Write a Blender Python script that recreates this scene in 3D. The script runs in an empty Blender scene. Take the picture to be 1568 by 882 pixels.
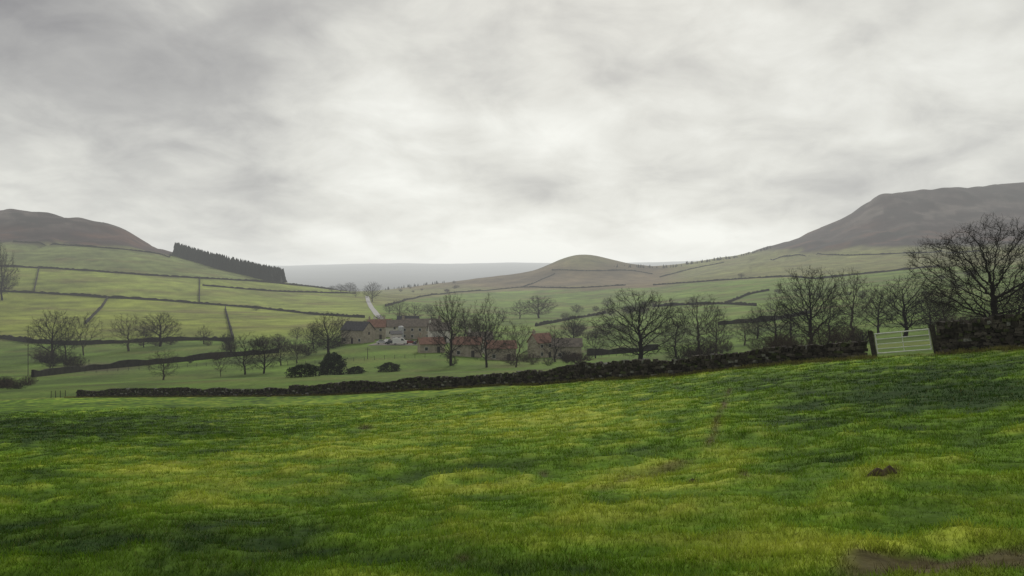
import bpy, math, random
import numpy as np
from mathutils import Vector
rng=np.random.default_rng(7); random.seed(7)
scene=bpy.context.scene
scene.view_settings.view_transform='Standard'
try: scene.view_settings.look='None'
except: pass
scene.view_settings.exposure=0
F=1176.0; CU=784.0; CV=441.0
def link(o): scene.collection.objects.link(o)

# ------------------------------------------------------------ noise
def vnoise(x,y,seed=0):
    x=np.asarray(x,float); y=np.asarray(y,float)
    xi=np.floor(x).astype(np.int64); yi=np.floor(y).astype(np.int64)
    fx=x-xi; fy=y-yi; fx=fx*fx*(3-2*fx); fy=fy*fy*(3-2*fy)
    def h(a,b):
        k=(a*374761393+b*668265263+seed*974126177)&0xffffffff
        k=((k^(k>>13))*1274126177)&0xffffffff
        k=k^(k>>16)
        return (k&0xffffff)/float(0xffffff)
    return (h(xi,yi)*(1-fx)+h(xi+1,yi)*fx)*(1-fy)+(h(xi,yi+1)*(1-fx)+h(xi+1,yi+1)*fx)*fy
def fbm(x,y,seed=0,oct=4):
    s=0;a=.5;t=0
    for i in range(oct):
        s=s+a*vnoise(x,y,seed+i*17); t+=a; a*=.5; x=x*2.03+3.1; y=y*2.03+7.7
    return s/t-0.5
def sst(a,b,x):
    t=np.clip((x-a)/(b-a),0,1); return t*t*(3-2*t)

# ------------------------------------------------------------ terrain height table
UG=np.arange(-400,1970,8.0)
def poly(p,smooth=2):
    p=np.array(p,float); z=np.interp(UG,p[:,0],p[:,1])
    if smooth:
        k=np.exp(-0.5*(np.arange(-3*smooth,3*smooth+1)/smooth)**2); k/=k.sum()
        z=np.convolve(np.pad(z,3*smooth,mode='edge'),k,mode='valid')
    return z
WD=poly([(-400,125),(0,124),(110,120),(440,95),(560,85),(784,70),(880,62),(1000,56),(1100,52),(1200,48),(1320,44),(1340,43),(1432,41),(1568,36),(1960,28)],3)
WV=poly([(-400,622),(0,612),(110,608),(440,606),(560,602),(784,590),(880,585),(1000,576),(1100,566),(1200,557),(1320,546),(1432,540),(1568,531),(1960,510)],3)
WZ=-(WV-CV)/F*WD
levels=[]
levels.append((0*UG,0*UG-1.6))
levels.append((WD*.5,(WZ-1.6)*.5-0.25))
levels.append((WD,WZ))
def lv(d,p,s=2):
    v=poly(p,s); levels.append((0*UG+d,-(v-CV)/F*d))
lv(140,[(0,603),(200,592),(440,578),(600,573),(784,570),(900,568),(1000,562),(1200,540),(1400,515),(1568,500)])
lv(200,[(0,585),(200,580),(440,572),(600,565),(784,560),(900,556),(1000,550),(1200,528),(1400,500),(1568,485)])
lv(300,[(0,555),(200,548),(440,535),(560,523),(680,523),(784,535),(900,535),(1000,520),(1200,500),(1400,480),(1568,465)])
lv(450,[(0,515),(200,512),(440,508),(600,500),(784,505),(900,505),(1000,498),(1200,480),(1400,462),(1568,448)])
lv(650,[(0,470),(200,474),(440,484),(600,482),(784,488),(900,486),(1000,475),(1200,455),(1400,435),(1568,425)])
lv(900,[(0,415),(200,425),(440,455),(600,463),(784,472),(900,466),(1000,455),(1200,432),(1400,412),(1568,402)])
lv(1200,[(-400,360),(0,370),(100,373),(200,383),(265,393),(330,410),(440,434),(500,444),(600,453),(784,455),(900,446),(1000,440),(1200,410),(1400,392),(1568,385)])
lv(1600,[(-400,300),(0,320),(120,333),(175,345),(190,350),(215,366),(240,380),(270,390),(330,418),(440,446),(600,448),(784,437),(900,428),(1000,428),(1200,390),(1300,366),(1400,340),(1568,330)],1)
lv(2000,[(-400,310),(0,337),(180,362),(270,400),(350,430),(440,455),(520,452),(600,443),(640,438),(700,430),(784,419),(820,413),(845,403),(865,394),(885,390),(905,391),(930,398),(960,404),(1000,409),(1050,405),(1130,393),(1170,380),(1200,371),(1250,350),(1300,329),(1325,306),(1350,292),(1450,286),(1568,280),(1960,270)],1)
lv(3000,[(-400,340),(0,365),(270,420),(440,452),(700,450),(1000,430),(1300,360),(1568,315)])
lv(12500,[(-400,405),(435,409),(520,406.5),(600,405),(700,406),(784,404),(900,406),(1200,400),(1568,395)])
lv(15500,[(-400,432),(1568,432)])
DL=np.array([l[0] for l in levels]); ZL=np.array([l[1] for l in levels])
hd=np.diff(DL,axis=0); dl=np.diff(ZL,axis=0)/hd
M=np.zeros_like(ZL); M[0]=dl[0]; M[-1]=dl[-1]
for k in range(1,len(ZL)-1):
    a,b=dl[k-1],dl[k]; w1=2*hd[k]+hd[k-1]; w2=hd[k]+2*hd[k-1]
    same=(a*b>0)
    M[k]=np.where(same,(w1+w2)/(w1/np.where(same,a,1)+w2/np.where(same,b,1)),0)
def to_ud(x,y):
    x=np.asarray(x,float);y=np.asarray(y,float)
    r=np.hypot(x,y); th=np.arctan2(x,y); L=math.radians(45)
    thc=np.clip(th,-L,L)
    return CU+F*np.tan(thc), np.maximum(r*np.cos(thc),0.001), r
def Hbase(u,d):
    sh=u.shape; u=u.ravel(); d=np.clip(d.ravel(),0,15499)
    ui=np.clip((u-UG[0])/8.0,0,len(UG)-1.001); i0=ui.astype(int); f=ui-i0
    out=np.zeros_like(u)
    for k in range(len(ZL)-1):
        D0=DL[k][i0]*(1-f)+DL[k][i0+1]*f; D1=DL[k+1][i0]*(1-f)+DL[k+1][i0+1]*f
        m=(d>=D0)&(d<D1)
        if not m.any(): continue
        ii=i0[m]; ff=f[m]
        g=lambda A: A[ii]*(1-ff)+A[ii+1]*ff
        z0,z1,m0,m1=g(ZL[k]),g(ZL[k+1]),g(M[k]),g(M[k+1]); h=D1[m]-D0[m]; t=(d[m]-D0[m])/h
        out[m]=(2*t**3-3*t**2+1)*z0+(t**3-2*t**2+t)*h*m0+(-2*t**3+3*t**2)*z1+(t**3-t**2)*h*m1
    return out.reshape(sh)
def H(x,y):
    x=np.atleast_1d(np.asarray(x,float)); y=np.atleast_1d(np.asarray(y,float))
    u,d,r=to_ud(x,y)
    z=Hbase(u,d)
    z=z+0.35*fbm(x/9,y/9,3,3)*sst(3,25,r)*(1-sst(60,120,r))
    z=z+0.16*fbm(x/2.2,y/2.2,4,2)*sst(3,8,r)*(1-sst(60,120,r))
    z=z-0.16*np.exp(-((y-11.5-0.15*x+0.8*fbm(x/6,y/6,9,2))/1.6)**2)*sst(-9,-3,-np.abs(x-0))*1.0
    z=z+5*fbm(x/90,y/90,5,3)*sst(200,600,r)*0.5
    z=z+26*fbm(x/260,y/260,6,5)*sst(800,1500,r)*0.55*sst(500,1900,r)
    z=z-9*np.clip(1-np.abs(fbm(x/110,y/200,7,3))*7,0,1)*sst(1150,1500,r)*(1-sst(2200,2600,r))*((u>1150)|(u<260))
    return z
def Hs(x,y): return float(H(x,y)[0])
def P(u,d):
    x=(u-CU)/F*d; return x,d,Hs(x,d)
def pick(u,v,dmin=130,dmax=2600):
    ds=np.exp(np.linspace(math.log(dmin),math.log(dmax),500)); xs=(u-CU)/F*ds
    g=H(xs,ds); ray=-(v-CV)/F*ds
    w=np.where(ray<=g)[0]
    if len(w)==0: 
        vv=CV-g/ds*F; i=int(np.argmin(vv)); 
    else: i=int(w[0])
    return float(xs[i]),float(ds[i]),float(g[i])

# ------------------------------------------------------------ material helpers
def new_mat(name,rough=0.9):
    m=bpy.data.materials.new(name); m.use_nodes=True; nt=m.node_tree
    b=nt.nodes['Principled BSDF']; b.inputs['Roughness'].default_value=rough
    b.inputs['Specular IOR Level'].default_value=0.12
    return m,nt,b
def noisy(name,c1,c2,scale=3,rough=.9,bump=0.3,detail=6,bscale=None):
    m,nt,b=new_mat(name,rough)
    tc=nt.nodes.new('ShaderNodeTexCoord'); n=nt.nodes.new('ShaderNodeTexNoise'); n.inputs['Scale'].default_value=scale; n.inputs['Detail'].default_value=detail
    nt.links.new(tc.outputs['Object'],n.inputs['Vector'])
    r=nt.nodes.new('ShaderNodeValToRGB'); r.color_ramp.elements[0].position=.3; r.color_ramp.elements[1].position=.7
    r.color_ramp.elements[0].color=(*c1,1); r.color_ramp.elements[1].color=(*c2,1)
    nt.links.new(n.outputs['Fac'],r.inputs[0]); nt.links.new(r.outputs[0],b.inputs['Base Color'])
    if bump:
        bp=nt.nodes.new('ShaderNodeBump'); bp.inputs['Strength'].default_value=bump
        nt.links.new(n.outputs['Fac'],bp.inputs['Height']); nt.links.new(bp.outputs[0],b.inputs['Normal'])
    return m
def flat(name,c,rough=.95):
    m,nt,b=new_mat(name,rough); 
    oi=nt.nodes.new('ShaderNodeObjectInfo'); mr=nt.nodes.new('ShaderNodeMapRange'); mr.inputs['To Min'].default_value=.75; mr.inputs['To Max'].default_value=1.3
    nt.links.new(oi.outputs['Random'],mr.inputs['Value']); vm=nt.nodes.new('ShaderNodeVectorMath'); vm.operation='SCALE'; vm.inputs[0].default_value=c
    nt.links.new(mr.outputs[0],vm.inputs['Scale']); nt.links.new(vm.outputs[0],b.inputs['Base Color']); return m
def attr_mat(name,rough=.95,scales=(0.6,6.0),amt=.35,bump=.4,bscale=8,bdist=.05,trans=0):
    m,nt,b=new_mat(name,rough)
    at=nt.nodes.new('ShaderNodeAttribute'); at.attribute_name='Col'
    geo=nt.nodes.new('ShaderNodeNewGeometry')
    prev=at.outputs['Color']
    for s in scales:
        n=nt.nodes.new('ShaderNodeTexNoise'); n.inputs['Scale'].default_value=s; n.inputs['Detail'].default_value=4
        nt.links.new(geo.outputs['Position'],n.inputs['Vector'])
        mr=nt.nodes.new('ShaderNodeMapRange'); mr.inputs['From Min'].default_value=.3; mr.inputs['From Max'].default_value=.7
        mr.inputs['To Min'].default_value=1-amt; mr.inputs['To Max'].default_value=1+amt
        nt.links.new(n.outputs['Fac'],mr.inputs['Value'])
        vm=nt.nodes.new('ShaderNodeVectorMath'); vm.operation='SCALE'
        nt.links.new(prev,vm.inputs[0]); nt.links.new(mr.outputs[0],vm.inputs['Scale']); prev=vm.outputs[0]
    nt.links.new(prev,b.inputs['Base Color'])
    if bump:
        n=nt.nodes.new('ShaderNodeTexNoise'); n.inputs['Scale'].default_value=bscale; n.inputs['Detail'].default_value=5
        nt.links.new(geo.outputs['Position'],n.inputs['Vector'])
        bp=nt.nodes.new('ShaderNodeBump'); bp.inputs['Strength'].default_value=bump; bp.inputs['Distance'].default_value=bdist
        nt.links.new(n.outputs['Fac'],bp.inputs['Height']); nt.links.new(bp.outputs[0],b.inputs['Normal'])
    if trans:
        tr=nt.nodes.new('ShaderNodeBsdfTranslucent'); nt.links.new(prev,tr.inputs[0]); mx=nt.nodes.new('ShaderNodeMixShader'); mx.inputs[0].default_value=trans
        nt.links.new(b.outputs[0],mx.inputs[1]); nt.links.new(tr.outputs[0],mx.inputs[2]); nt.links.new(mx.outputs[0],nt.nodes['Material Output'].inputs['Surface'])
    return m
def mesh_np(name,V,Fc,cols=None,mat=None,smooth=False):
    me=bpy.data.meshes.new(name); V=np.asarray(V,np.float32); Fc=np.asarray(Fc,np.int32)
    me.vertices.add(len(V)); me.vertices.foreach_set('co',V.ravel())
    k=Fc.shape[1]; me.loops.add(Fc.size); me.loops.foreach_set('vertex_index',Fc.ravel())
    me.polygons.add(len(Fc)); me.polygons.foreach_set('loop_start',np.arange(0,Fc.size,k,dtype=np.int32))
    try: me.polygons.foreach_set('loop_total',np.full(len(Fc),k,np.int32))
    except Exception: pass
    me.polygons.foreach_set('use_smooth',np.full(len(Fc),smooth))
    me.update(calc_edges=True)
    if cols is not None:
        a=me.color_attributes.new('Col','FLOAT_COLOR','POINT')
        c=np.ones((len(V),4),np.float32); c[:,:3]=cols; a.data.foreach_set('color',c.ravel())
    if mat: me.materials.append(mat)
    return me
def obj(name,me,loc=(0,0,0),parent=None):
    o=bpy.data.objects.new(name,me); o.location=loc; link(o)
    if parent: o.parent=parent
    return o

# ------------------------------------------------------------ ground colour
walls_px=[
 [(-60,405),(0,409),(60,411),(130,415),(220,422),(310,427),(400,432),(480,440),(540,446)],
 [(-60,445),(0,447),(100,452),(165,457),(230,460),(310,466),(400,473),(480,482),(560,487)],
 [(-60,515),(0,518),(40,525),(110,529),(180,526),(300,521),(360,523)],
 [(165,457),(150,478),(130,497)],
 [(306,427),(305,463)],
 [(345,473),(351,497),(357,521)],
 [(310,438),(420,447),(500,449),(545,450),(556,470)],
 [(20,371),(130,378),(200,384),(265,393)],
 [(60,410),(52,447)],
 [(50,578),(150,566),(260,556),(340,548),(430,540)],
 [(590,470),(640,455),(700,448),(760,444),(800,440),(880,442),(960,437)],
 [(800,440),(826,430),(850,420)],
 [(845,414),(900,416),(960,414),(1000,420)],
 [(1000,437),(1060,433),(1100,430),(1160,426),(1210,424)],
 [(1010,425),(1060,412),(1110,402)],
 [(1000,470),(1060,467),(1110,466),(1160,469)],
 [(1110,466),(1150,450),(1180,445)],
 [(1210,424),(1250,428),(1320,420),(1440,408)],
 [(1180,398),(1240,390),(1300,392),(1400,388),(1500,386)],
 [(820,500),(870,490),(930,480)],
 [(1100,498),(1180,492),(1240,480)],
 [(900,545),(960,541),(1010,535)],
]
def pl(p): 
    p=np.array(p,float); return lambda u: np.interp(u,p[:,0],p[:,1])
Lcount=[pl(walls_px[i]) for i in (0,1,2)]
C=lambda *a: np.array(a,float)
def tuft(x,y): return fbm(x/.6,y/.5,61,3)
def ground_color(x,y,z=None):
    u,d,r=to_ud(x,y)
    if z is None: z=H(x,y)
    v=CV-z/d*F
    ui=np.clip(u,-400,1960); Dw=np.interp(ui,UG,WD)
    lush_shaded=C(.023,.058,.006); mid=C(.120,.225,.011); dry_sunlit=C(.38,.44,.05)  # real grass hues that also carry painted shade and sunlight
    m=0.43+.5*fbm(x/5,y/7,21,4)+0.5*fbm(x/2.4,y/1.3,22,3)+1.15*tuft(x,y)  # tuft term paints shade into hollows and yellows the tuft tips
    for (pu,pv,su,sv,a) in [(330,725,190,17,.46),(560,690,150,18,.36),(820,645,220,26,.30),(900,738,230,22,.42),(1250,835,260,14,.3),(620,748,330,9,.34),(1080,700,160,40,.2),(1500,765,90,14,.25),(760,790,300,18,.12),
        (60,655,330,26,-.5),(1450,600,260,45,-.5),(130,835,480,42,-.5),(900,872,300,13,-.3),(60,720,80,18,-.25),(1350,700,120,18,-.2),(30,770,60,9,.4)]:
        m=m+a*np.exp(-((u-pu)/su)**2-((v-pv)/sv)**2)  # sunlit patches and darkened corners painted into the grass colour
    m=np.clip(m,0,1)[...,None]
    near=np.where(m<.5,lush_shaded+(mid-lush_shaded)*(m/.5),mid+(dry_sunlit-mid)*((m-.5)/.5))
    # worn path crossing the field
    tr=np.interp(v,[590,620,640,665,690,705,720,735,748],[1122,1108,1100,1094,1078,1050,1010,960,910])
    wdt=np.interp(v,[590,690,715,748],[4,8,22,30])
    mud=np.exp(-((u-tr-12*fbm(x/.7,y/.7,31,2))/wdt)**2)*sst(590,600,v)*(1-sst(744,750,v))*np.clip(.55+2.2*fbm(x/1.1,y/1.1,33,2),0,1)*.9
    mud=mud+sst(.15,.5,np.exp(-((v-(870-(u-1300)*.06))/15)**2)*(sst(1230,1340,u))+.9*fbm(x/.4,y/.25,35,3))*sst(1230,1330,u)*(v>835)*.9
    for (pu,pv,su,sv) in [(1350,730,18,4),(1372,724,8,3),(1062,736,9,3),(832,722,8,3),(560,655,10,3),(1140,728,9,3),(710,853,12,4)]:
        mud=mud+.8*np.exp(-((u-pu)/su)**2-((v-pv)/sv)**2)
    mud=np.clip(mud,0,1)[...,None]
    near=near*(1-mud)+C(.090,.066,.036)*mud
    e=np.exp(-((d-Dw+1.0)/1.2)**2)[...,None]*.5; near=near*(1-e)+C(.16,.14,.05)*e
    cnt=np.zeros_like(u)
    for f in Lcount: cnt=cnt+(v>f(u))
    tl=np.array([[.16,.20,.06],[.215,.265,.05],[.225,.27,.04],[.125,.205,.03]])[np.clip(cnt.astype(int),0,3)]
    cr=pl([(560,470),(700,450),(960,439),(1210,425),(1440,409),(1568,405)])
    tr_=np.where((v>cr(u))[...,None],C(.14,.22,.035),C(.19,.205,.065))
    w=sst(540,600,u)[...,None]
    far=tl*(1-w)+tr_*w
    q=(1.0+.9*fbm(x/60,y/60,41,4)+.7*fbm(x/12,y/12,42,3))[...,None]; far=far*q
    dq=np.clip(2.2*fbm(x/40,y/25,47,4),0,1)[...,None]; far=far*(1-dq)+C(.17,.14,.055)*dq
    valley=C(.10,.17,.022)*(1+1.3*fbm(x/14,y/18,43,4))[...,None]
    vq=np.clip(1.6*fbm(x/22,y/16,53,4),0,.8)[...,None]; valley=valley*(1-vq)+C(.17,.165,.05)*vq
    wv=sst(330,480,d)[...,None]; col=valley*(1-wv)+far*wv
    mp=(np.exp(-((u-150)/60)**2-((v-563)/9)**2)*.9)[...,None]; mp=mp*(d[...,None]>125); col=col*(1-mp)+C(.08,.062,.045)*mp
    br=sst(560,640,u)*(1-sst(1000,1060,u))*(1-sst(436,446,v+14*fbm(x/90,y/90,44,3)))*sst(900,1100,d)
    hump=np.exp(-((u-890)/50)**2-((v-398)/12)**2)
    br=br*(1-.6*hump)
    br=br[...,None]; col=col*(1-br)+(C(.145,.108,.055)*(1+1.6*fbm(x/70,y/70,45,4))[...,None])*br
    ml=pl([(-400,362),(0,368),(100,372),(200,382),(270,392),(300,380),(1050,370),(1130,388),(1200,384),(1240,388),(1300,378),(1440,381),(1568,374)])
    jit=16*fbm(x/120,y/120,46,4)
    mo=(1-sst(-4,4,v-ml(u)+jit))*sst(1000,1200,d)*((u<300)|(u>1080))
    mo=mo[...,None]
    mc=C(.027,.013,.014)*(1+2.0*fbm(x/130,y/130,48,4)+1.2*fbm(x/30,y/30,50,3))[...,None]
    sc=sst(.02,.2,fbm(x/45,y/25,49,5)+.03)[...,None]*(np.exp(-((v-325)/22)**2)*.8+.2)[...,None]; mc=mc*(1-sc*.7)+C(.16,.13,.115)*sc*.7
    rb=sst(.0,.18,fbm(x/80,y/50,52,4)-.02)[...,None]*sst(335,360,v)[...,None]; mc=mc*(1-rb*.7)+C(.11,.05,.032)*rb*.7
    col=col*(1-mo)+mc*mo
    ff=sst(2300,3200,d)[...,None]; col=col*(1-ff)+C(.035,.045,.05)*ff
    wn=sst(0,1.5,d-Dw)[...,None]
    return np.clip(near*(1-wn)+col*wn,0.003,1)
def micro(x,y,r):
    return (0.16*tuft(x,y)+0.05*fbm(x/.2,y/.2,62,2))*(1-sst(50,120,r))

# ------------------------------------------------------------ ground sheet
th=np.concatenate([np.arange(-180,-46,3.0),np.linspace(-46,46,860),np.arange(49,181,3.0)]); th=np.radians(th); nth=len(th)
rr=np.concatenate([[0.01],np.exp(np.linspace(math.log(.8),math.log(15400),680))]); nr=len(rr)
R,T=np.meshgrid(rr,th,indexing='ij'); X=R*np.sin(T); Y=R*np.cos(T)
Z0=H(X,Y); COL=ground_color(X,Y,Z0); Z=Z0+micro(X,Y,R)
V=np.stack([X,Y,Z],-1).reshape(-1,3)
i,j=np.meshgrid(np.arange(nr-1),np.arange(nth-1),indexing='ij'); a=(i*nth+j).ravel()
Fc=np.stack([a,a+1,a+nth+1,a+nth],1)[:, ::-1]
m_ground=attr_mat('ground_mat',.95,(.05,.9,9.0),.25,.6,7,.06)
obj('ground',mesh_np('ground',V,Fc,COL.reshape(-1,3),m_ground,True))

# ------------------------------------------------------------ grass blades
def blades(name,px,py,n_per,h,wd,spread,tint=None,seed=1,lean=.6):
    g=np.random.default_rng(seed); n=len(px)
    k=n_per; X=np.repeat(px,k); Y=np.repeat(py,k); hh=np.repeat(h,k)*g.uniform(.45,1.25,n*k); ww=np.repeat(wd,k)*g.uniform(.6,1.3,n*k); sp=np.repeat(spread,k)
    an=g.uniform(0,2*math.pi,n*k); rd=np.sqrt(g.uniform(0,1,n*k))*sp
    bx=X+rd*np.cos(an); by=Y+rd*np.sin(an); r=np.hypot(bx,by); bz=H(bx,by)
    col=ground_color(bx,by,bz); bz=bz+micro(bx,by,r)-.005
    if tint is not None: col=col*.3+np.array(tint)*.7
    col=col*g.uniform(.65,1.4,(n*k,1))
    yel=g.uniform(0,1,n*k)<.06; col[yel]=col[yel]*.5+np.array([.28,.26,.09])*.5
    a2=g.uniform(0,2*math.pi,n*k); wx=np.cos(a2)*ww/2; wy=np.sin(a2)*ww/2
    la=an+g.normal(0,.6,n*k); ln=g.uniform(.1,1,n*k)*lean*hh
    tx=bx+np.cos(la)*ln; ty=by+np.sin(la)*ln; tz=bz+hh
    V=np.stack([np.stack([bx-wx,by-wy,bz],1),np.stack([bx+wx,by+wy,bz],1),np.stack([tx,ty,tz],1)],1)
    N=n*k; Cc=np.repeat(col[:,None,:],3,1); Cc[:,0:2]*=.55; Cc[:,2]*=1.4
    idx=np.arange(N)[:,None]*3+np.array([[0,1,2]])
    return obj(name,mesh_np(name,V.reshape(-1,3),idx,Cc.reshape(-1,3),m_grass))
m_grass=attr_mat('grass_mat',.75,(),0,0,trans=.4)
g=np.random.default_rng(5)
n=56000
d=np.exp(g.uniform(math.log(3.6),math.log(60),n)); u=g.uniform(-120,1690,n); x=(u-CU)/F*d
keep=d<np.interp(u,UG,WD)-.5
dens=fbm(x/.5,d/.5,71,3)*.4+tuft(x,d)*.9+.18+.2*g.uniform(0,1,n)
keep&=dens>0; d=d[keep]; x=x[keep]; u=u[keep]; dens=dens[keep]
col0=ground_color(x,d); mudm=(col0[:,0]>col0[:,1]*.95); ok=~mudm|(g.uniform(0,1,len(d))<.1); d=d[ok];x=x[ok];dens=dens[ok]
hgt=(.03+.09*np.clip(dens,0,.5))*(1+d/60)
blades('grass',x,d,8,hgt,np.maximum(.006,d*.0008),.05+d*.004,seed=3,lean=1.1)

# ------------------------------------------------------------ dry stone walls
m_stone=attr_mat('dry_stone',.95,(3.,14.),.35,.7,12,.03)
def resample(pts,step):
    pts=np.array(pts,float); s=np.concatenate([[0],np.cumsum(np.hypot(*np.diff(pts[:,:2],axis=0).T))])
    q=np.arange(0,s[-1],step); return np.stack([np.interp(q,s,pts[:,0]),np.interp(q,s,pts[:,1])],1),s[-1]
BOX=np.array([[-1,-1,-1],[1,-1,-1],[1,1,-1],[-1,1,-1],[-1,-1,1],[1,-1,1],[1,1,1],[-1,1,1]],float)*.5
BF=np.array([[0,3,2,1],[4,5,6,7],[0,1,5,4],[1,2,6,5],[2,3,7,6],[3,0,4,7]])
def boxes(centers,sizes,yaw,tilt,jit,g):
    n=len(centers); v=BOX[None]*sizes[:,None,:]*(1+g.uniform(-jit,jit,(n,8,3)))
    ct,stt=np.cos(tilt)[:,None],np.sin(tilt)[:,None]
    x=v[...,0]*ct-v[...,2]*stt; z=v[...,0]*stt+v[...,2]*ct; y=v[...,1]
    c,s=np.cos(yaw)[:,None],np.sin(yaw)[:,None]
    v=np.stack([x*c-y*s,x*s+y*c,z],-1)+centers[:,None,:]
    f=BF[None]+np.arange(n)[:,None,None]*8
    return v.reshape(-1,3),f.reshape(-1,4)
def stone_wall(name,pts,height,seed,broken=.25,hf=None):
    g=np.random.default_rng(seed); P2,L=resample(pts,.05)
    tan=np.gradient(P2,axis=0); tan/=np.linalg.norm(tan,axis=1)[:,None]+1e-9
    Zg=H(P2[:,0],P2[:,1])
    Cn=[];Sz=[];Yw=[];Tl=[];Cl=[]
    sg_=np.arange(0,L+1,.1); hp_=height*(1-broken*np.maximum(0,2.2*fbm(sg_/6,sg_*0+seed,81,3)+.15))
    def hprof(s): return float(hp_[min(len(hp_)-1,int(s*10))])
    def put(s,off,z,sx,sy,sz,tilt=0,cl=None):
        i=min(len(P2)-1,int(s/.05)); t=tan[i]; yaw=math.atan2(t[1],t[0]); nx,ny=-t[1],t[0]
        Cn.append((P2[i,0]+nx*off,P2[i,1]+ny*off,Zg[i]+z)); Sz.append((sx,sy,sz)); Yw.append(yaw+g.normal(0,.09)); Tl.append(tilt)
        b=g.uniform(.35,1.3); c=np.array([.068,.061,.051])*b
        if g.uniform()<.18: c=np.array([.065,.075,.035])*b
        if g.uniform()<.05: c=np.array([.2,.2,.18])
        Cl.append(c)
    zc=-.1; k=0
    while zc<height:
        ch=g.uniform(.11,.19); s=0
        while s<L:
            l=g.uniform(.2,.55)*(1.15-.3*zc/height); th_=.36-.12*zc/height
            if zc+ch*.5<hprof(s):
                for sd in (-1,1):
                    put(s+l/2,sd*(th_*.5)+g.normal(0,.025),zc+ch/2+g.normal(0,.01),l*.97,th_*1.1,ch*.96,g.normal(0,.05))
            s+=l
        zc+=ch
    s=0
    while s<L:
        l=g.uniform(.08,.22); hp=hprof(s)
        if g.uniform()<.93: put(s,g.normal(0,.03),hp+g.uniform(.04,.13),l,g.uniform(.3,.5),g.uniform(.22,.42),g.normal(.12,.25))
        s+=l*1.05
    for _ in range(int(L*.8)):
        s=g.uniform(0,L); put(s,-g.uniform(.5,1.1)*(1 if g.uniform()<.8 else -1),.04,g.uniform(.15,.4),g.uniform(.15,.35),g.uniform(.1,.22),g.normal(0,.3))
    v,f=boxes(np.array(Cn),np.array(Sz),np.array(Yw),np.array(Tl),.22,g)
    c=np.repeat(np.array(Cl),8,0)
    return obj(name,mesh_np(name,v,f,c,m_stone))
def wl(u): 
    d=float(np.interp(u,UG,WD)); return ((u-CU)/F*d,d)
us=list(range(1322,900,-20)); stone_wall('dry_stone_wall',[wl(u) for u in us],1.1,1,.35)
us=list(range(905,430,-20)); stone_wall('dry_stone_wall',[wl(u) for u in us],1.15,2,.4)
us=list(range(440,105,-20)); stone_wall('dry_stone_wall',[wl(u) for u in us],.95,3,.6)
us=list(range(1440,1800,15)); stone_wall('dry_stone_wall',[wl(u) for u in us],1.4,4,.1)
m_farwall=noisy('field_wall_mat',(.018,.018,.014),(.045,.045,.033),.8,.95,0)
def far_wall(pxs,h=1.6,w=1.0,step=3.,seed=0,dmin=150):
    dense=[]
    for (a,b) in zip(pxs[:-1],pxs[1:]):
        n=max(2,int(max(abs(a[0]-b[0]),abs(a[1]-b[1]))/8))
        for t in np.linspace(0,1,n,endpoint=False): dense.append((a[0]+(b[0]-a[0])*t,a[1]+(b[1]-a[1])*t))
    dense.append(pxs[-1])
    P3=[pick(u,v,dmin) for u,v in dense]
    pts=np.array([(p[0],p[1]) for p in P3]); 
    ok=[0]
    for i in range(1,len(pts)):
        if np.hypot(*(pts[i]-pts[ok[-1]]))<160: ok.append(i)
    pts=pts[ok]
    if len(pts)<2: return
    for _ in range(2): pts[1:-1]=(pts[:-2]+2*pts[1:-1]+pts[2:])/4
    Q,L=resample(pts,step)
    if len(Q)<2: return
    g=np.random.default_rng(seed); n=len(Q); t=np.gradient(Q,axis=0); t/=np.linalg.norm(t,axis=1)[:,None]+1e-9
    nn=np.stack([-t[:,1],t[:,0]],1); z=H(Q[:,0],Q[:,1]); dist=np.hypot(Q[:,0],Q[:,1]); hh=np.where(dist<350,.8,1.0)*h*(.7+.6*g.uniform(0,1,n)+1.2*np.clip(fbm(np.arange(n)/7.,np.zeros(n)+seed,5,2),0,1))
    V=[]
    for sgn,wm,zz in ((-1,.6,-1.2+0*z),(-1,.35,hh),(1,.35,hh),(1,.6,-1.2+0*z)):
        V.append(np.concatenate([Q+nn*sgn*w*wm,(z+zz)[:,None]],1))
    V=np.stack(V,1).reshape(-1,3); Fq=[]
    for i in range(n-1):
        for k in range(3): Fq.append((i*4+k,i*4+k+1,(i+1)*4+k+1,(i+1)*4+k))
    obj('field_wall',mesh_np('field_wall',V,np.array(Fq),None,m_farwall))
for k,w in enumerate(walls_px): far_wall(w,seed=k,h=1.9,dmin=150)

# ------------------------------------------------------------ tube meshes
def tubes(segs,sides):
    s=np.asarray(segs,float); n=len(s); p0=s[:,:3];p1=s[:,3:6]; r0=s[:,6];r1=s[:,7]
    ax=p1-p0; ax/=np.linalg.norm(ax,axis=1)[:,None]+1e-9
    ref=np.where(np.abs(ax[:,2:3])<.9,np.array([[0,0,1.]]),np.array([[1.,0,0]]))
    e1=np.cross(ax,ref); e1/=np.linalg.norm(e1,axis=1)[:,None]+1e-9; e2=np.cross(ax,e1)
    an=np.arange(sides)*2*math.pi/sides
    ring=e1[:,None,:]*np.cos(an)[None,:,None]+e2[:,None,:]*np.sin(an)[None,:,None]
    A=p0[:,None]+ring*r0[:,None,None]; B=p1[:,None]+ring*r1[:,None,None]
    V=np.concatenate([A,B],1).reshape(-1,3)
    k=np.arange(sides); f=np.stack([k,(k+1)%sides,(k+1)%sides+sides,k+sides],1)
    Fq=(f[None]+np.arange(n)[:,None,None]*2*sides).reshape(-1,4)
    return V,Fq
def join(parts):
    V=[];Fq=[];o=0
    for v,f in parts:
        if len(v)==0: continue
        V.append(v);Fq.append(f+o);o+=len(v)
    return np.concatenate(V),np.concatenate(Fq)

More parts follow.
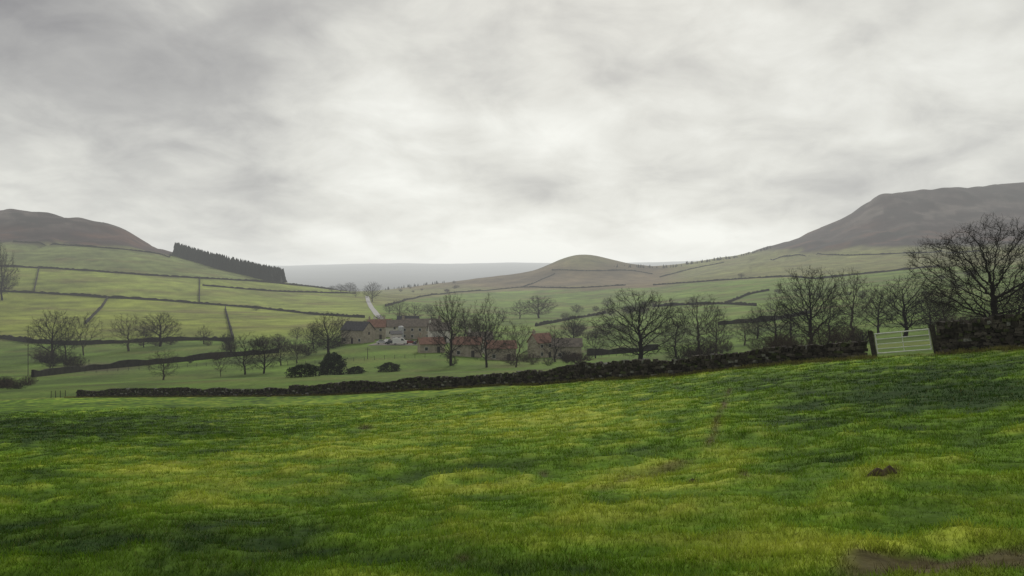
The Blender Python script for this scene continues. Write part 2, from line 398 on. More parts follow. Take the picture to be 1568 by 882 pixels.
# ------------------------------------------------------------ bare trees by space colonisation
def grow(seed,Ht,rad,trunk,natt,step=.38,kill=.75,limbs=5,twigs=3,stems=1,lump=.25,low=.0,tip=.018,shell=.42,tw=1.0,pw=2.3):
    g=np.random.default_rng(seed)
    cz=(trunk*.7+Ht)/2+low; hz=(Ht-trunk*.7)/2
    q=g.normal(size=(natt,3)); q/=np.linalg.norm(q,axis=1)[:,None]; rad_=g.uniform(0,1,natt)**(shell)
    az=np.arctan2(q[:,1],q[:,0]); lm=1+lump*2*fbm(az*1.3+5,q[:,2]*2+seed,seed,2)
    A=q*rad_[:,None]*lm[:,None]; A=A*np.array([rad,rad,hz]); 
    A[:,2]+=cz; A=A[A[:,2]>trunk*.6+.2]
    if stems==1:
        gap=fbm(A[:,0]/2.3+seed,A[:,2]/2.3+A[:,1]/3.1,seed+5,2); A=A[gap>-.10]
    pos=[];par=[]
    for s in range(stems):
        a=g.uniform(0,6.28); b=np.array([math.cos(a),math.sin(a),0])*(0 if stems==1 else .35)
        dirn=np.array([g.normal(0,.06),g.normal(0,.06),1.0])+b*(.0 if stems==1 else .9); p=b.copy(); last=-1
        nn=max(2,int(trunk/step))
        for k in range(nn+1):
            pos.append(p.copy()); par.append(last); last=len(pos)-1; p=p+dirn/np.linalg.norm(dirn)*step; dirn[:2]+=g.normal(0,.05,2)
        for l in range(limbs):
            aa=g.uniform(0,.8)+l*2*math.pi/limbs; el=g.uniform(.35,1.1); st=last-int(g.integers(0,max(1,nn//3))) ; base=pos[st].copy(); q0=st
            for k in range(int(1.8/step)):
                base=base+np.array([math.cos(aa)*math.cos(el),math.sin(aa)*math.cos(el),math.sin(el)])*step; pos.append(base.copy()); par.append(q0); q0=len(pos)-1; aa+=g.normal(0,.2); el+=g.normal(0,.1)
        if stems==1:
            base=pos[last].copy(); q0=last
            for k in range(int(Ht*.25/step)):
                base=base+np.array([g.normal(0,.25),g.normal(0,.25),1])*step; pos.append(base.copy()); par.append(q0); q0=len(pos)-1
    pos=np.array(pos); par=list(par)
    D=np.linalg.norm(A[:,None]-pos[None],axis=2); ni=D.argmin(1); nd=D.min(1)
    for it in range(90):
        alive=nd>kill; A=A[alive]; ni=ni[alive]; nd=nd[alive]
        if len(A)<5: break
        v=A-pos[ni]; v/=np.linalg.norm(v,axis=1)[:,None]+1e-9
        S=np.zeros((len(pos),3)); np.add.at(S,ni,v); idx=np.unique(ni)
        dv=S[idx]; dv/=np.linalg.norm(dv,axis=1)[:,None]+1e-9; dv+=g.normal(0,.22,dv.shape); dv[:,2]+=.05; dv/=np.linalg.norm(dv,axis=1)[:,None]
        new=pos[idx]+dv*step; o=len(pos); pos=np.concatenate([pos,new]); par+=list(idx)
        D=np.linalg.norm(A[:,None]-new[None],axis=2); k=D.argmin(1); m=D.min(1); b=m<nd; ni=np.where(b,o+k,ni); nd=np.where(b,m,nd)
        if len(pos)>9000: break
    par=np.array(par); n=len(pos); area=np.zeros(n); has=np.zeros(n,bool); has[par[par>=0]]=True
    area[~has]=tip**pw
    for k in range(n-1,-1,-1):
        if par[k]>=0: area[par[k]]+=area[k]
    r=area**(1/pw); 
    k=np.where(par>=0)[0]; segs=np.concatenate([pos[par[k]],pos[k],np.minimum(r[par[k]],r[k]*1.5)[:,None],r[k][:,None]],1)
    low_=segs[:,2]<.8; segs[low_,6]*=1.25
    thick=r[k]>.07
    parts=[tubes(segs[thick],8) if thick.any() else (np.zeros((0,3)),None),tubes(segs[~thick],3)]
    thin=np.where((r<.06)&(pos[:,2]>trunk*.5))[0]; ctr=np.array([0,0,cz-hz*.4])
    T=[]
    b=np.repeat(thin,twigs); p0=pos[b]; out=p0-ctr; out/=np.linalg.norm(out,axis=1)[:,None]
    d1=out*.7+g.normal(0,.6,p0.shape)+np.array([0,0,.15]); d1/=np.linalg.norm(d1,axis=1)[:,None]
    l1=g.uniform(.3,.75,len(b))[:,None]*step/.38; p1=p0+d1*l1
    T.append(np.concatenate([p0,p1,np.full((len(b),1),.017*tw),np.full((len(b),1),.012*tw)],1))
    for q in range(2):
        d2=d1+g.normal(0,.5,p0.shape)+np.array([0,0,.1]); d2/=np.linalg.norm(d2,axis=1)[:,None]; pm=p0+(p1-p0)*g.uniform(.4,1,(len(b),1))
        p2=pm+d2*l1*g.uniform(.5,1,(len(b),1)); T.append(np.concatenate([pm,p2,np.full((len(b),1),.013*tw),np.full((len(b),1),.008*tw)],1))
    parts.append(tubes(np.concatenate(T),3))
    v,f=join([p for p in parts if len(p[0])])
    s=1.0/np.percentile(v[:,2],99.9); wdt=(np.percentile(v[:,0],98.5)-np.percentile(v[:,0],1.5)+np.percentile(v[:,1],98.5)-np.percentile(v[:,1],1.5))/2
    return v*s,f,wdt*s
bark_dark=flat('bark_dark',(.018,.0155,.013))
bark_green=flat('bark_lichen',(.052,.046,.032))
bark_brown=flat('bark_brown',(.055,.039,.029))
variants={}
def var(name,mat,**k):
    v,f,w=grow(**k); variants[name]=(mesh_np(name,v,f,None,mat),w)
var('big',bark_dark,seed=21,Ht=14,rad=7.6,trunk=2.2,natt=4300,limbs=7,kill=.62,twigs=3,tw=.62,tip=.018,pw=2.1)
var('broad_a',bark_dark,seed=11,Ht=14,rad=7.0,trunk=2.2,natt=3800,limbs=6,kill=.67,twigs=2,tw=.72,tip=.020,pw=2.1)
var('broad_b',bark_dark,seed=12,Ht=14,rad=6.2,trunk=2.6,natt=3400,limbs=5,lump=.35,kill=.67,twigs=2,tw=.72,tip=.020,pw=2.1)
var('broad_c',bark_dark,seed=13,Ht=14,rad=6.6,trunk=2.0,natt=3600,limbs=5,lump=.4,kill=.67,twigs=2,tw=.72,tip=.020,pw=2.1)
var('tall_a',bark_green,seed=14,Ht=14,rad=4.6,trunk=2.6,natt=2100,limbs=4,lump=.4,twigs=2,tw=.8,tip=.020,pw=2.1)
var('tall_b',bark_dark,seed=15,Ht=14,rad=5.0,trunk=2.2,natt=1900,limbs=4,lump=.45,twigs=2,tw=.8,tip=.020,pw=2.1)
var('sparse',bark_green,seed=16,Ht=12,rad=5.2,trunk=2.6,natt=1400,limbs=5,lump=.5,twigs=2,step=.42,kill=.9,tw=.8,tip=.020,pw=2.1)
var('bush_a',bark_brown,seed=17,Ht=5,rad=3.4,trunk=.5,natt=800,limbs=3,stems=4,step=.3,kill=.5,twigs=3,low=-.3,tw=.6)
var('bush_b',bark_dark,seed=18,Ht=5,rad=3.0,trunk=.4,natt=700,limbs=3,stems=5,step=.3,kill=.5,twigs=3,low=-.3,lump=.5,tw=.6)
def tree(u,d,vtop,width_px,kind,name='bare_tree',sink=.2):
    x,y,z=P(u,d); ht=-(vtop-CV)/F*d-z+sink
    if ht<.5: ht=.8
    me,w=variants[kind]; o=obj(name,me,(x,y,z-sink)); sx=(width_px/F*d)/(w*ht)
    sx=min(max(sx,.55),1.6)
    o.scale=(ht*sx,ht*sx,ht); o.rotation_euler=(0,0,random.uniform(0,6.28)); return o
def tb(u,v,vtop,w,kind,name='bare_tree',dmin=130):
    p=pick(u,v,dmin); return tree(u,p[1],vtop,w,kind,name)
for a in [(1516,78,333,188,'big'),(1240,150,408,98,'broad_a'),(1306,170,410,68,'tall_a'),(1386,145,411,98,'broad_c'),(1186,175,450,70,'tall_b'),
  (980,165,443,122,'broad_a'),(1068,190,450,74,'tall_a'),(1096,200,462,54,'tall_b'),(745,195,449,62,'tall_b'),(690,205,447,62,'broad_b'),(790,190,488,66,'sparse'),
  (735,240,475,46,'tall_a'),(503,260,477,60,'broad_c'),(850,215,495,48,'tall_b'),(1445,120,430,56,'tall_a'),(1345,190,440,60,'broad_b'),
  (1035,200,480,50,'tall_a'),(912,230,505,38,'tall_b'),(1425,160,445,64,'broad_a'),(1270,190,440,56,'tall_b'),(1210,200,462,54,'tall_a'),(1140,215,482,46,'tall_a'),(1560,110,425,90,'broad_c'),
  (712,330,470,40,'tall_a'),(480,290,492,36,'tall_b'),(525,330,484,34,'tall_a'),(878,330,480,36,'broad_b'),(1160,240,470,44,'broad_c')]:
    tree(*a)
for a in [(245,531,478,60,'broad_a'),(197,538,480,50,'tall_a'),(128,545,476,50,'sparse'),(80,552,473,60,'broad_b'),(100,549,485,36,'tall_b'),(250,582,534,42,'tall_a'),(312,527,497,26,'tall_b'),
  (375,574,508,50,'tall_b'),(404,572,511,46,'broad_b'),(338,577,535,26,'sparse'),(352,545,515,34,'tall_a'),(825,487,452,48,'broad_a'),(796,488,458,36,'tall_b'),(570,462,431,26,'broad_b'),
  (536,449,432,18,'broad_a'),(522,447,434,16,'broad_c'),(508,446,437,14,'broad_b'),(545,455,440,14,'tall_a'),(612,487,458,32,'tall_a'),(635,490,462,32,'tall_b'),(596,480,462,24,'tall_b'),
  (660,492,470,28,'tall_a'),(392,476,467,12,'broad_a'),(6,447,420,30,'broad_c'),(655,480,465,20,'broad_b'),(770,492,470,24,'tall_b'),(430,560,520,36,'tall_b'),(455,556,525,30,'tall_a'),
  (220,532,500,30,'tall_b'),(1180,480,462,16,'broad_b'),(930,470,455,16,'broad_c'),(1060,470,455,14,'broad_a'),(1135,425,418,12,'broad_a'),(455,520,500,24,'broad_b'),(480,516,498,20,'tall_b')]:
    tb(*a)
tree(3,700,368,42,'broad_c')
tree(-60,240,440,90,'broad_b')
tree(1680,70,350,190,'broad_a')
R_=random.Random(4)
def shrubs(n,u0,u1,d0,d1,h0,h1,wm=1.2,kinds=('bush_a','bush_b')):
    for _ in range(n):
        u=R_.uniform(u0,u1); d=R_.uniform(d0,d1); x,y,z=P(u,d); h=R_.uniform(h0,h1); k=R_.choice(kinds); me,w=variants[k]
        o=obj('shrub',me,(x,y,z-.15)); s=h*R_.uniform(.8,1.3)*wm/ (w*1.0)*1.1; o.scale=(s,s,h); o.rotation_euler=(0,0,R_.uniform(0,6.28))
shrubs(13,1150,1345,100,165,2.2,4.6,1.2,('bush_a','bush_a','bush_b'))
shrubs(8,1040,1140,150,200,2.5,4.5)
shrubs(6,1440,1500,110,150,2.5,4.0)
shrubs(11,700,910,190,225,2.,3.8,1.2,('bush_a','bush_a','bush_b'))
shrubs(8,420,525,250,330,3,5.5)
shrubs(3,665,700,200,230,1.5,3)
shrubs(8,60,120,240,300,3,6)
shrubs(8,340,430,290,360,3,5)
shrubs(10,860,960,330,480,4,7)
shrubs(14,560,760,380,560,3,7)
shrubs(10,860,1010,600,760,5,9)
shrubs(12,200,420,260,420,2,4)
shrubs(10,0,70,150,200,1.5,3)
shrubs(10,590,700,1400,1900,5,8)
shrubs(14,1180,1500,420,760,3,6)
m_ever=attr_mat('evergreen_leaf',.7,(),0,0)
def evergreen(name,u,v,vtop,wpx,seed,dm=130,d=None):
    g=np.random.default_rng(seed)
    if d is None: x,y,z=pick(u,v,dm)
    else: x,y,z=P(u,d)
    ht=-(vtop-CV)/F*y-z; w=wpx/F*y/2; n=5000
    t=g.uniform(0,1,n)**.8; an=g.uniform(0,6.28,n); lob=1+.8*fbm(an*1.8+seed,t*4,seed,3)*2
    prof=np.sqrt(np.clip(1-(t-.25)**2/.6,0,1)); rad=w*prof*lob*g.uniform(.4,1,n)**.5
    c=np.stack([rad*np.cos(an),rad*np.sin(an),t*ht*(1+.3*fbm(an,t,seed+3,2))],1); s=ht*.05+.05
    q=g.normal(size=(n,3,3))*s*.6; V=(c[:,None]+q).reshape(-1,3); f=np.arange(n*3).reshape(-1,3)
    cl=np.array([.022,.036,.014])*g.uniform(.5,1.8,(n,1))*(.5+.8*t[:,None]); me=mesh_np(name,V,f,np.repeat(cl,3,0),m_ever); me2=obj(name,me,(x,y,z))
evergreen('evergreen_bush',508,574,543,40,1); evergreen('evergreen_bush',465,577,558,46,2); evergreen('evergreen_bush',596,569,556,32,3)
evergreen('ivy_bush',545,572,562,26,4)
def plantation(name,rows,seed,h0,h1,dm=900):
    g=np.random.default_rng(seed)
    cs=[]
    for (pts,n,off) in rows:
        p=np.array(pts,float)
        for uu in g.uniform(p[0,0],p[-1,0],n):
            x,y,z=pick(uu,float(np.interp(uu,p[:,0],p[:,1])),dm); y2=y+off+g.uniform(-15,15); x2=x*y2/y; cs.append((x2,y2,Hs(x2,y2),g.uniform(h0,h1)))
    V=[];Fq=[];Cc=[];o=0; S=7
    for (x,y,z,h) in cs:
        br=g.uniform(.7,1.3)
        for t0,t1,rd in ((.05,.6,.24),(.3,.82,.19),(.55,1.0,.13)):
            an=np.arange(S)*2*math.pi/S+g.uniform(0,1); r=h*rd*g.uniform(.7,1.2,S)
            ring=np.stack([x+r*np.cos(an),y+r*np.sin(an),z+h*t0+g.uniform(-.04,.04,S)*h],1); V.append(ring); V.append([[x,y,z+h*t1]])
            for k in range(S): Fq.append((o+k,o+(k+1)%S,o+S))
            Cc.append(np.tile(np.array([.014,.019,.013])*br,(S+1,1))); o+=S+1
    obj(name,mesh_np(name,np.concatenate(V),np.array(Fq),np.concatenate(Cc),m_ever))
edge=[(268,392),(300,401),(340,413),(380,422),(410,429),(434,434)]
plantation('conifer_plantation',[(edge,230,0),(edge,220,30),(edge,220,60),(edge,200,90),(edge,200,120)],3,14,23)
plantation('distant_trees',[([(590,444),(680,433)],40,-20),([(940,406),(1010,410),(1050,406)],40,-20),([(1050,405),(1130,393),(1180,379)],90,-20)],5,3,9,1500)

# ------------------------------------------------------------ roads / tracks
def strip(name,pxs,width,mat,lift=.25,dmin=200,pts=None):
    if pts is None:
        dense=[]
        for (a,b) in zip(pxs[:-1],pxs[1:]):
            for t in np.linspace(0,1,8,endpoint=False): dense.append((a[0]+(b[0]-a[0])*t,a[1]+(b[1]-a[1])*t))
        dense.append(pxs[-1]); pts=np.array([pick(u,v,dmin)[:2] for u,v in dense])
        for _ in range(3): pts[1:-1]=(pts[:-2]+2*pts[1:-1]+pts[2:])/4
    Q,L=resample(pts,2.); t=np.gradient(Q,axis=0); t/=np.linalg.norm(t,axis=1)[:,None]+1e-9; nn=np.stack([-t[:,1],t[:,0]],1)
    V=[];Fq=[]
    offs=[-.5,-.17,.17,.5]
    for o_ in offs:
        q=Q+nn*width*o_; V.append(np.concatenate([q,(H(q[:,0],q[:,1])+lift)[:,None]],1))
    n=len(Q); V=np.stack(V,1).reshape(-1,3)
    for i in range(n-1):
        for k in range(3): Fq.append((i*4+k,(i+1)*4+k,(i+1)*4+k+1,i*4+k+1))
    return obj(name,mesh_np(name,V,np.array(Fq),None,mat,True))
m_road=noisy('lane_surface',(.34,.34,.33),(.46,.46,.45),.3,.8,.1)
strip('farm_lane',[(562,454),(564,462),(568,470),(577,482),(588,492),(600,503)],5,m_road,lift=.3,dmin=250)
m_yard=noisy('yard_concrete',(.18,.17,.14),(.3,.28,.25),.2,.9,.1)
strip('farm_yard',None,22,m_yard,lift=.12,pts=np.array([((575-CU)/F*292,292),((650-CU)/F*290,290),((680-CU)/F*288,288)]))

# ------------------------------------------------------------ buildings
m_stonewall=noisy('sandstone_wall',(.28,.245,.19),(.45,.40,.32),1.2,.9,.3)
m_pale=noisy('pale_render',(.58,.56,.5),(.72,.70,.63),.6,.9,.1)
m_slate=noisy('slate_roof',(.05,.05,.055),(.09,.09,.1),1.5,.6,.2)
m_pantile=noisy('pantile_roof',(.20,.115,.085),(.32,.185,.14),1.5,.85,.3)
m_oldtile=noisy('old_tile_roof',(.14,.125,.105),(.24,.205,.17),1.2,.85,.3)
m_glass,_,bb=new_mat('window_glass',.15); bb.inputs['Base Color'].default_value=(.02,.025,.03,1); bb.inputs['Specular IOR Level'].default_value=.6
m_white=noisy('white_paint',(.6,.6,.58),(.75,.75,.72),2,.6,0)
m_dark=noisy('dark_timber',(.03,.028,.025),(.06,.055,.05),2,.8,.1)
def box_me(name,cx,cy,cz,sx,sy,sz,mat):
    v=BOX*np.array([sx,sy,sz])+np.array([cx,cy,cz]); return mesh_np(name,v,BF,None,mat)
def house(name,u,d,L,W,eave,ridge,yaw,wm,rm,floors=2,chim=2,door=True,open_=False,nw=None):
    x,y,z=P(u,d); e=bpy.data.objects.new(name,None); link(e); e.location=(x,y,z-.1); e.rotation_euler=(0,0,yaw)
    l,w=L/2,W/2; V=[(-l,-w,-1.5),(l,-w,-1.5),(l,w,-1.5),(-l,w,-1.5),(-l,-w,eave),(l,-w,eave),(l,w,eave),(-l,w,eave),(-l,0,ridge),(l,0,ridge)]
    me=bpy.data.meshes.new('walls'); me.from_pydata(V,[],[(0,1,5,4),(2,3,7,6),(1,2,6,9,5),(3,0,4,8,7),(4,5,9,8),(6,7,8,9)]); me.materials.append(wm); obj('walls',me,parent=e)
    t=.18; ov=.35; sl=(ridge-eave)/w
    for sg in (-1,1):
        a=(-l-ov,sg*(w+ov),eave-ov*sl+.06); b=(l+ov,sg*(w+ov),eave-ov*sl+.06); c=(l+ov,0,ridge+.06); dd=(-l-ov,0,ridge+.06)
        top=[(p[0],p[1],p[2]+t) for p in (a,b,c,dd)]
        me=bpy.data.meshes.new('roof'); me.from_pydata([a,b,c,dd]+top,[],[(0,1,2,3),(4,5,6,7),(0,1,5,4),(1,2,6,5),(3,0,4,7)]); me.materials.append(rm); obj('roof',me,parent=e)
    for k in range(chim):
        cx=(-l+.5) if k==0 else (l-.5)
        obj('chimney',box_me('chimney',cx,0,ridge+.4,.8,.7,1.6,wm),parent=e)
        obj('chimney_pot',box_me('chimney_pot',cx,0,ridge+1.4,.25,.25,.4,m_pantile),parent=e)
    n=nw or max(2,int(L/3.2))
    for fl in range(floors):
        zc=1.4+fl*2.6
        if zc+.6>eave: break
        for k in range(n):
            wx=-l+L*(k+.5)/n
            for sg in (-1,1):
                if door and fl==0 and k==n//2:
                    obj('door',box_me('door',wx,sg*(w+.01),1.0,1.0,.1,2.1,m_dark),parent=e); continue
                obj('window_frame',box_me('window_frame',wx,sg*(w+.01),zc,1.15,.1,1.25,m_white),parent=e)
                obj('window',box_me('window',wx,sg*(w+.05),zc,.95,.08,1.05,m_glass),parent=e)
    if open_:
        for k in range(3): obj('barn_door',box_me('barn_door',-l+L*(k+.5)/3,-(w+.02),1.6,L/4.2,.12,3.2,m_dark),parent=e)
    obj('gable_window',box_me('gable_window',l+.02,0,eave*.75,.1,.9,1.0,m_glass),parent=e)
    return e
house('stone_barn',548,300,11,7,5.2,8.2,-.5,m_stonewall,m_slate,1,0,True,False)
house('farmhouse',577,318,7,6,5.2,8.0,.1,m_stonewall,m_pantile,2,2)
house('cottage',598,335,9,6,4.6,7.2,.0,m_pale,m_oldtile,2,1)
house('farm_shed',606,300,4,4,3.2,4.2,.3,m_pale,m_slate,1,0,True)
house('stone_farm_range',645,318,16,6,5.4,8.2,-.06,m_stonewall,m_oldtile,2,2)
house('stone_cottage',672,302,8,6,4.6,7.4,.25,m_pale,m_oldtile,1,1)
house('open_barn',625,338,9,7,6.0,8.8,0,m_pale,m_slate,1,0,True,True)
house('white_cottage',585,350,8,6,4.6,7.2,.3,m_pale,m_pantile,2,1)
house('pantile_cottage',660,250,8,5,3.0,4.8,.3,m_stonewall,m_pantile,1,1)
house('pantile_cottage',715,240,9,5,4.0,6.0,-.1,m_stonewall,m_pantile,1,1)
house('pantile_barn',766,232,9,5,3.8,5.8,.15,m_stonewall,m_pantile,1,0)
house('white_cottage',735,262,8,5,4.6,7.0,.2,m_pale,m_oldtile,2,1)
house('pantile_cottage',868,240,9,5,4.0,6.2,-.05,m_stonewall,m_oldtile,1,1)
house('pantile_cottage',828,250,7,5,5.2,7.8,.7,m_stonewall,m_pantile,2,1)
def cyl(name,r,h,mat,sides=16,dome=True):
    an=np.arange(sides)*2*math.pi/sides; V=[];Fq=[]
    prof=[(r,-1),(r,h),(r*.8,h+r*.35),(r*.3,h+r*.5)] if dome else [(r,-1),(r,h)]
    for (a,z) in prof: V+= [(a*math.cos(t),a*math.sin(t),z) for t in an]
    for k in range(len(prof)-1):
        for s in range(sides): Fq.append((k*sides+s,k*sides+(s+1)%sides,(k+1)*sides+(s+1)%sides,(k+1)*sides+s))
    me=bpy.data.meshes.new(name); Fq.append(tuple((len(prof)-1)*sides+s for s in range(sides))); Fq.append(tuple(range(sides-1,-1,-1))); me.from_pydata(V,[],Fq); me.materials.append(mat); return me
m_metal=noisy('galvanised',(.4,.42,.43),(.55,.57,.58),3,.45,0)
x,y,z=P(614,312); obj('feed_silo',cyl('feed_silo',1.2,5.0,m_metal),(x,y,z)); 
m_tyre=noisy('tyre',(.015,.015,.015),(.03,.03,.03),5,.9,0)
def paint(c,n):
    m,nt,b=new_mat(n,.3); b.inputs['Base Color'].default_value=(*c,1); b.inputs['Coat Weight'].default_value=.5; return m
def vehicle(name,u,d,yaw,mat,kind='car'):
    x,y,z=P(u,d); e=bpy.data.objects.new(name,None); link(e); e.location=(x,y,z+.15); e.rotation_euler=(0,0,yaw)
    if kind=='car':
        prof=[(-2.1,.35),(-2.12,.75),(-1.95,.95),(-1.55,1.02),(-1.1,1.42),(.45,1.45),(1.1,1.0),(1.95,.85),(2.12,.6),(2.1,.35)]; win=[(-1.38,1.03),(-1.02,1.36),(.4,1.39),(.95,1.03)]; W=.86; wx=(-1.3,1.3)
    else:
        prof=[(-2.6,.4),(-2.6,2.2),(-2.4,2.35),(1.3,2.35),(1.95,1.5),(2.6,1.2),(2.65,.4)]; win=[(.55,1.45),(.55,2.15),(1.25,2.15),(1.75,1.45)]; W=.98; wx=(-1.7,1.7)
    n=len(prof); V=[];tap=lambda z_: W-(max(0,z_-.9)*.22 if kind=='car' else max(0,z_-1.4)*.06)
    for sg in (-1,1): V+=[(p[0],sg*tap(p[1]),p[1]) for p in prof]
    Fq=[tuple(range(n)),tuple(range(2*n-1,n-1,-1))]+[(k,(k+1)%n,(k+1)%n+n,k+n) for k in range(n)]
    me=bpy.data.meshes.new('body'); me.from_pydata(V,[],Fq); me.materials.append(mat); obj('body',me,parent=e)
    for sg in (-1,1):
        me=bpy.data.meshes.new('side_windows'); me.from_pydata([(p[0],sg*(tap(p[1])+.012),p[1]) for p in win],[],[(0,1,2,3)]); me.materials.append(m_glass); obj('side_windows',me,parent=e)
        for w in wx:
            c=cyl('wheel',.33,.1,m_tyre,14,False); o=obj('wheel',c,(w,sg*(W-.05),.33),e); 
            o.rotation_euler=(math.pi/2,0,0); o.scale=(1,1,.2)
for a in [('parked_car',585,287,.2,(.55,.56,.56),'car'),('parked_car',600,285,-.1,(.03,.035,.05),'car'),('white_van',612,284,.1,(.75,.75,.74),'van'),('parked_car',628,286,.4,(.25,.03,.02),'car'),
  ('parked_car',642,284,0,(.05,.06,.09),'car'),('parked_car',655,286,-.3,(.02,.02,.02),'car'),('horse_trailer',667,285,.1,(.05,.09,.06),'van'),('parked_car',594,292,1.2,(.6,.6,.58),'car')]:
    vehicle(a[0],a[1],a[2],a[3],paint(a[4],a[0]+'_paint'),a[5])

# ------------------------------------------------------------ gate
def gate(u0,u1,d0,d1):
    e=bpy.data.objects.new('field_gate',None); link(e)
    x0=(u0-CU)/F*d0; x1=(u1-CU)/F*d1; L=math.hypot(x1-x0,d1-d0); z0=Hs(x0,d0); z1=Hs(x1,d1)
    e.location=(x0,d0,z0+.12); e.rotation_euler=(0,-math.atan2(z1-z0,L),math.atan2(d1-d0,x1-x0))
    S=[]; a=.12; b=L-.12; hs=[.12,.36,.62,.90,1.20]
    for h in hs: S.append((a,0,h,b,0,h,.020 if h not in(.12,1.20) else .030,.020 if h not in (.12,1.20) else .030))
    for xx in (a,b): S.append((xx,0,.08,xx,0,1.24,.035,.035))
    S.append((L/2,0.03,.12,L/2,0.03,1.20,.018,.018))
    v,f=tubes(np.array(S),8); obj('bars',mesh_np('bars',v,f,None,m_gal,True),parent=e)
    g=np.random.default_rng(3)
    for xx in (-.08,L+.08):
        v,f=boxes(np.array([[xx,0,.45]]),np.array([[.22,.24,1.9]]),np.array([0.]),np.array([.03]),.08,g); obj('post',mesh_np('post',v,f,np.tile([.05,.047,.04],(8,1)),m_stone),parent=e)
m_gal=noisy('galvanised_gate',(.66,.68,.64),(.8,.82,.78),3,.5,0)
gate(1341,1432,43.0,41.0)
def posts(name,pxs,h=1.2,step=3,dmin=130,wires=3,pts=None,r=.06):
    P2=pts if pts is not None else np.array([pick(u,v,dmin)[:2] for u,v in pxs]); Q,L=resample(P2,step); z=H(Q[:,0],Q[:,1]); S=[]
    for k in range(len(Q)):
        S.append((Q[k,0],Q[k,1],z[k]-.3,Q[k,0]+random.gauss(0,.04),Q[k,1],z[k]+h,r,r*.9))
        if k and wires:
            for w in range(wires):
                hh=h*(w+1)/(wires+.3); S.append((Q[k-1,0],Q[k-1,1],z[k-1]+hh,Q[k,0],Q[k,1],z[k]+hh,.012,.012))
    v,f=tubes(np.array(S),5); obj(name,mesh_np(name,v,f,None,m_dark))
posts('post_and_wire_fence',[(440,560),(520,556),(600,550),(660,548)])
posts('post_and_wire_fence',[(130,572),(220,566),(330,560)])
posts('post_and_wire_fence',[(900,548),(960,545),(1010,540)])
x0,y0=wl(78);x1,y1=wl(104); posts('wooden_gate',None,1.1,1.0,pts=np.array([(x0,y0),(x1,y1)]),wires=5,r=.05)
def pole(u,d,vtop):
    x,y,z=P(u,d); ht=-(vtop-CV)/F*d-z; v,f=tubes(np.array([(0,0,-.5,0,0,ht,.10,.07),(-.8,0,ht-.5,.8,0,ht-.5,.05,.05)]),8); obj('telegraph_pole',mesh_np('telegraph_pole',v,f,None,m_dark),(x,y,z))
pole(43,230,498); pole(563,230,532)
m_soil=noisy('soil',(.05,.037,.024),(.11,.083,.052),14,.95,.8)
def molehill(u,v,r,h,seed):
    x,y,z=pick(u,v,3,40); V=[];Fq=[]; n=26;m=10
    for i in range(m+1):
        t=i/m
        for k in range(n):
            a=k*2*math.pi/n; rr_=r*t; hh=h*(math.cos(t*math.pi)*.5+.5); xx=x+rr_*math.cos(a)*1.4; yy=y+rr_*math.sin(a)
            hh+=float(fbm(np.array([xx*9]),np.array([yy*9]),seed,3)[0])*h*.9*(1-t*.7)
            V.append((xx,yy,Hs(xx,yy)+float(micro(np.array([xx]),np.array([yy]),np.array([10.]))[0])+hh-.04*t+.02*(1-t)))
    for i in range(m):
        for k in range(n): Fq.append((i*n+k,i*n+(k+1)%n,(i+1)*n+(k+1)%n,(i+1)*n+k))
    obj('molehill',mesh_np('molehill',np.array(V),np.array(Fq),None,m_soil,False))
molehill(1342,731,.13,.07,1); molehill(1362,728,.11,.06,2); molehill(1060,738,.1,.05,3)
g=np.random.default_rng(12); n=4200; u=g.uniform(100,1700,n); k=(u>1338)&(u<1436); u=u[~k]; dw=np.interp(u,UG,WD); dd=dw-.35-np.abs(g.normal(0,.5,len(u))); x=(u-CU)/F*dd
blades('rough_grass',x,dd,10,g.uniform(.12,.28,len(u)),np.maximum(.01,dd*.0006),np.full(len(u),.15),tint=(.19,.17,.06),seed=8,lean=.8)

# ------------------------------------------------------------ mist: homogeneous thin medium, its emission stands in for scattered light
mm=bpy.data.materials.new('mist'); mm.use_nodes=True; nt=mm.node_tree; nt.nodes.clear()
out=nt.nodes.new('ShaderNodeOutputMaterial'); ab=nt.nodes.new('ShaderNodeVolumeAbsorption'); em=nt.nodes.new('ShaderNodeEmission'); ad=nt.nodes.new('ShaderNodeAddShader')
SG=.00011; ab.inputs['Color'].default_value=(0,0,0,1); ab.inputs['Density'].default_value=SG
em.inputs['Color'].default_value=(.98,1.0,.97,1); em.inputs['Strength'].default_value=SG*.84
nt.links.new(ab.outputs[0],ad.inputs[0]); nt.links.new(em.outputs[0],ad.inputs[1]); nt.links.new(ad.outputs[0],out.inputs['Volume'])
obj('mist',box_me('mist',0,0,0,34000,34000,700,mm))

# ------------------------------------------------------------ world sky
SE,SR=math.radians(34),math.radians(6)
w=bpy.data.worlds.new('World'); scene.world=w; w.use_nodes=True; nt=w.node_tree; nt.nodes.clear(); N=nt.nodes.new; Lk=nt.links.new
out=N('ShaderNodeOutputWorld'); sky=N('ShaderNodeTexSky'); sky.sky_type='NISHITA'; sky.sun_disc=False; sky.sun_elevation=SE; sky.sun_rotation=SR
b1=N('ShaderNodeBackground'); b1.inputs[1].default_value=.1; Lk(sky.outputs[0],b1.inputs[0])
tc=N('ShaderNodeTexCoord'); sp=N('ShaderNodeSeparateXYZ'); Lk(tc.outputs['Generated'],sp.inputs[0])
def mth(op,a,b=None,c=None):
    n=N('ShaderNodeMath'); n.operation=op
    for i,q in enumerate((a,b,c)):
        if q is None: continue
        if isinstance(q,(int,float)): n.inputs[i].default_value=q
        else: Lk(q,n.inputs[i])
    return n.outputs[0]
zz=mth('ADD',mth('MAXIMUM',sp.outputs[2],0.0),.33)
cx=mth('DIVIDE',sp.outputs[0],zz); cy=mth('DIVIDE',sp.outputs[1],zz)
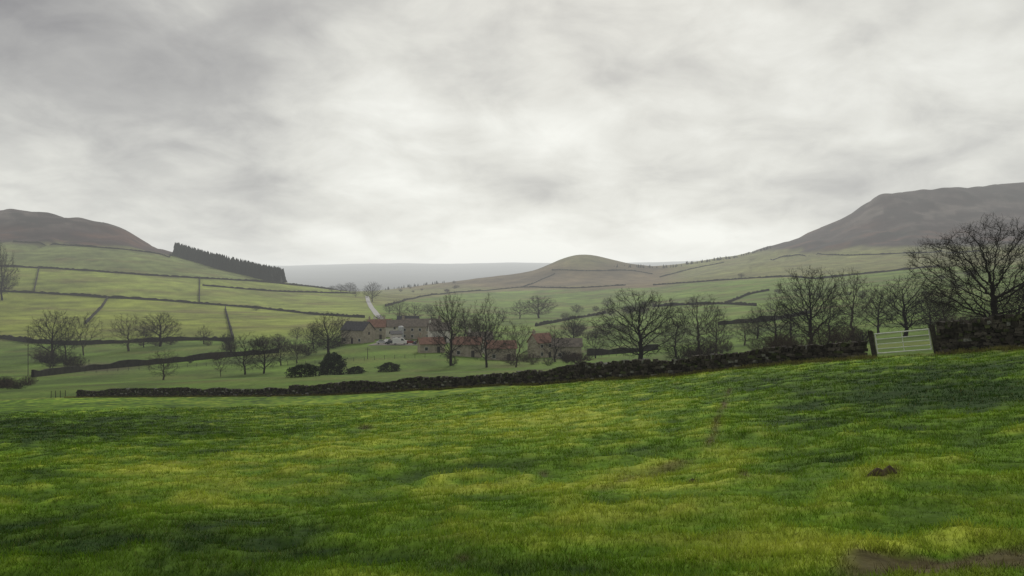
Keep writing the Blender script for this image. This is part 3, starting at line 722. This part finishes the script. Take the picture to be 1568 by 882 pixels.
cb=N('ShaderNodeCombineXYZ'); Lk(cx,cb.inputs[0]); Lk(cy,cb.inputs[1]); cb.inputs[2].default_value=1.9
def noi(sc,det,ro,dist,vec):
    n=N('ShaderNodeTexNoise'); n.inputs['Scale'].default_value=sc; n.inputs['Detail'].default_value=det; n.inputs['Roughness'].default_value=ro; n.inputs['Distortion'].default_value=dist; Lk(vec,n.inputs['Vector']); return n.outputs['Fac']
n1=noi(1.7,6,.5,.2,cb.outputs[0]); n2=noi(5.0,6,.55,.4,cb.outputs[0])
cl=mth('ADD',mth('MULTIPLY',n1,.66),mth('MULTIPLY',n2,.34))
dt=N('ShaderNodeVectorMath'); dt.operation='DOT_PRODUCT'; Lk(tc.outputs['Generated'],dt.inputs[0]); sd=Vector((math.sin(math.radians(2)),math.cos(math.radians(2)),.18)).normalized(); dt.inputs[1].default_value=sd
gl=mth('POWER',mth('MAXIMUM',dt.outputs['Value'],0.0),8.0)
hz=N('ShaderNodeMapRange'); hz.interpolation_type='SMOOTHSTEP'; Lk(sp.outputs[2],hz.inputs['Value']); hz.inputs['From Min'].default_value=0; hz.inputs['From Max'].default_value=.18; hz.inputs['To Min'].default_value=1; hz.inputs['To Max'].default_value=0
val=mth('ADD',mth('ADD',mth('MULTIPLY',mth('SUBTRACT',cl,.5),2.0),.27),mth('ADD',mth('MULTIPLY',gl,.48),mth('MULTIPLY',hz.outputs[0],.22)))
rp=N('ShaderNodeValToRGB'); Lk(val,rp.inputs[0]); E=rp.color_ramp.elements; E[0].position=.0; E[0].color=(.21,.20,.205,1); E[1].position=1; E[1].color=(1.0,1.0,.93,1)
e=E.new(.35); e.color=(.43,.42,.40,1); e=E.new(.65); e.color=(.72,.71,.65,1)
b2=N('ShaderNodeBackground'); b2.inputs[1].default_value=1.0; Lk(rp.outputs[0],b2.inputs[0])
mx=N('ShaderNodeMixShader'); mx.inputs[0].default_value=.95; Lk(b1.outputs[0],mx.inputs[1]); Lk(b2.outputs[0],mx.inputs[2]); Lk(mx.outputs[0],out.inputs[0])
sl=bpy.data.lights.new('sun','SUN'); sl.energy=1.5; sl.angle=math.radians(10); sl.color=(1,.95,.85)
so=obj('sun',sl); sdir=Vector((math.sin(SR)*math.cos(SE),math.cos(SR)*math.cos(SE),math.sin(SE))); so.rotation_euler=(-sdir).to_track_quat('-Z','Y').to_euler()
cd=bpy.data.cameras.new('camera'); cd.sensor_width=36; cd.lens=27; cd.clip_start=.1; cd.clip_end=40000
co=obj('camera',cd); co.rotation_euler=(math.pi/2,0,0); scene.camera=co
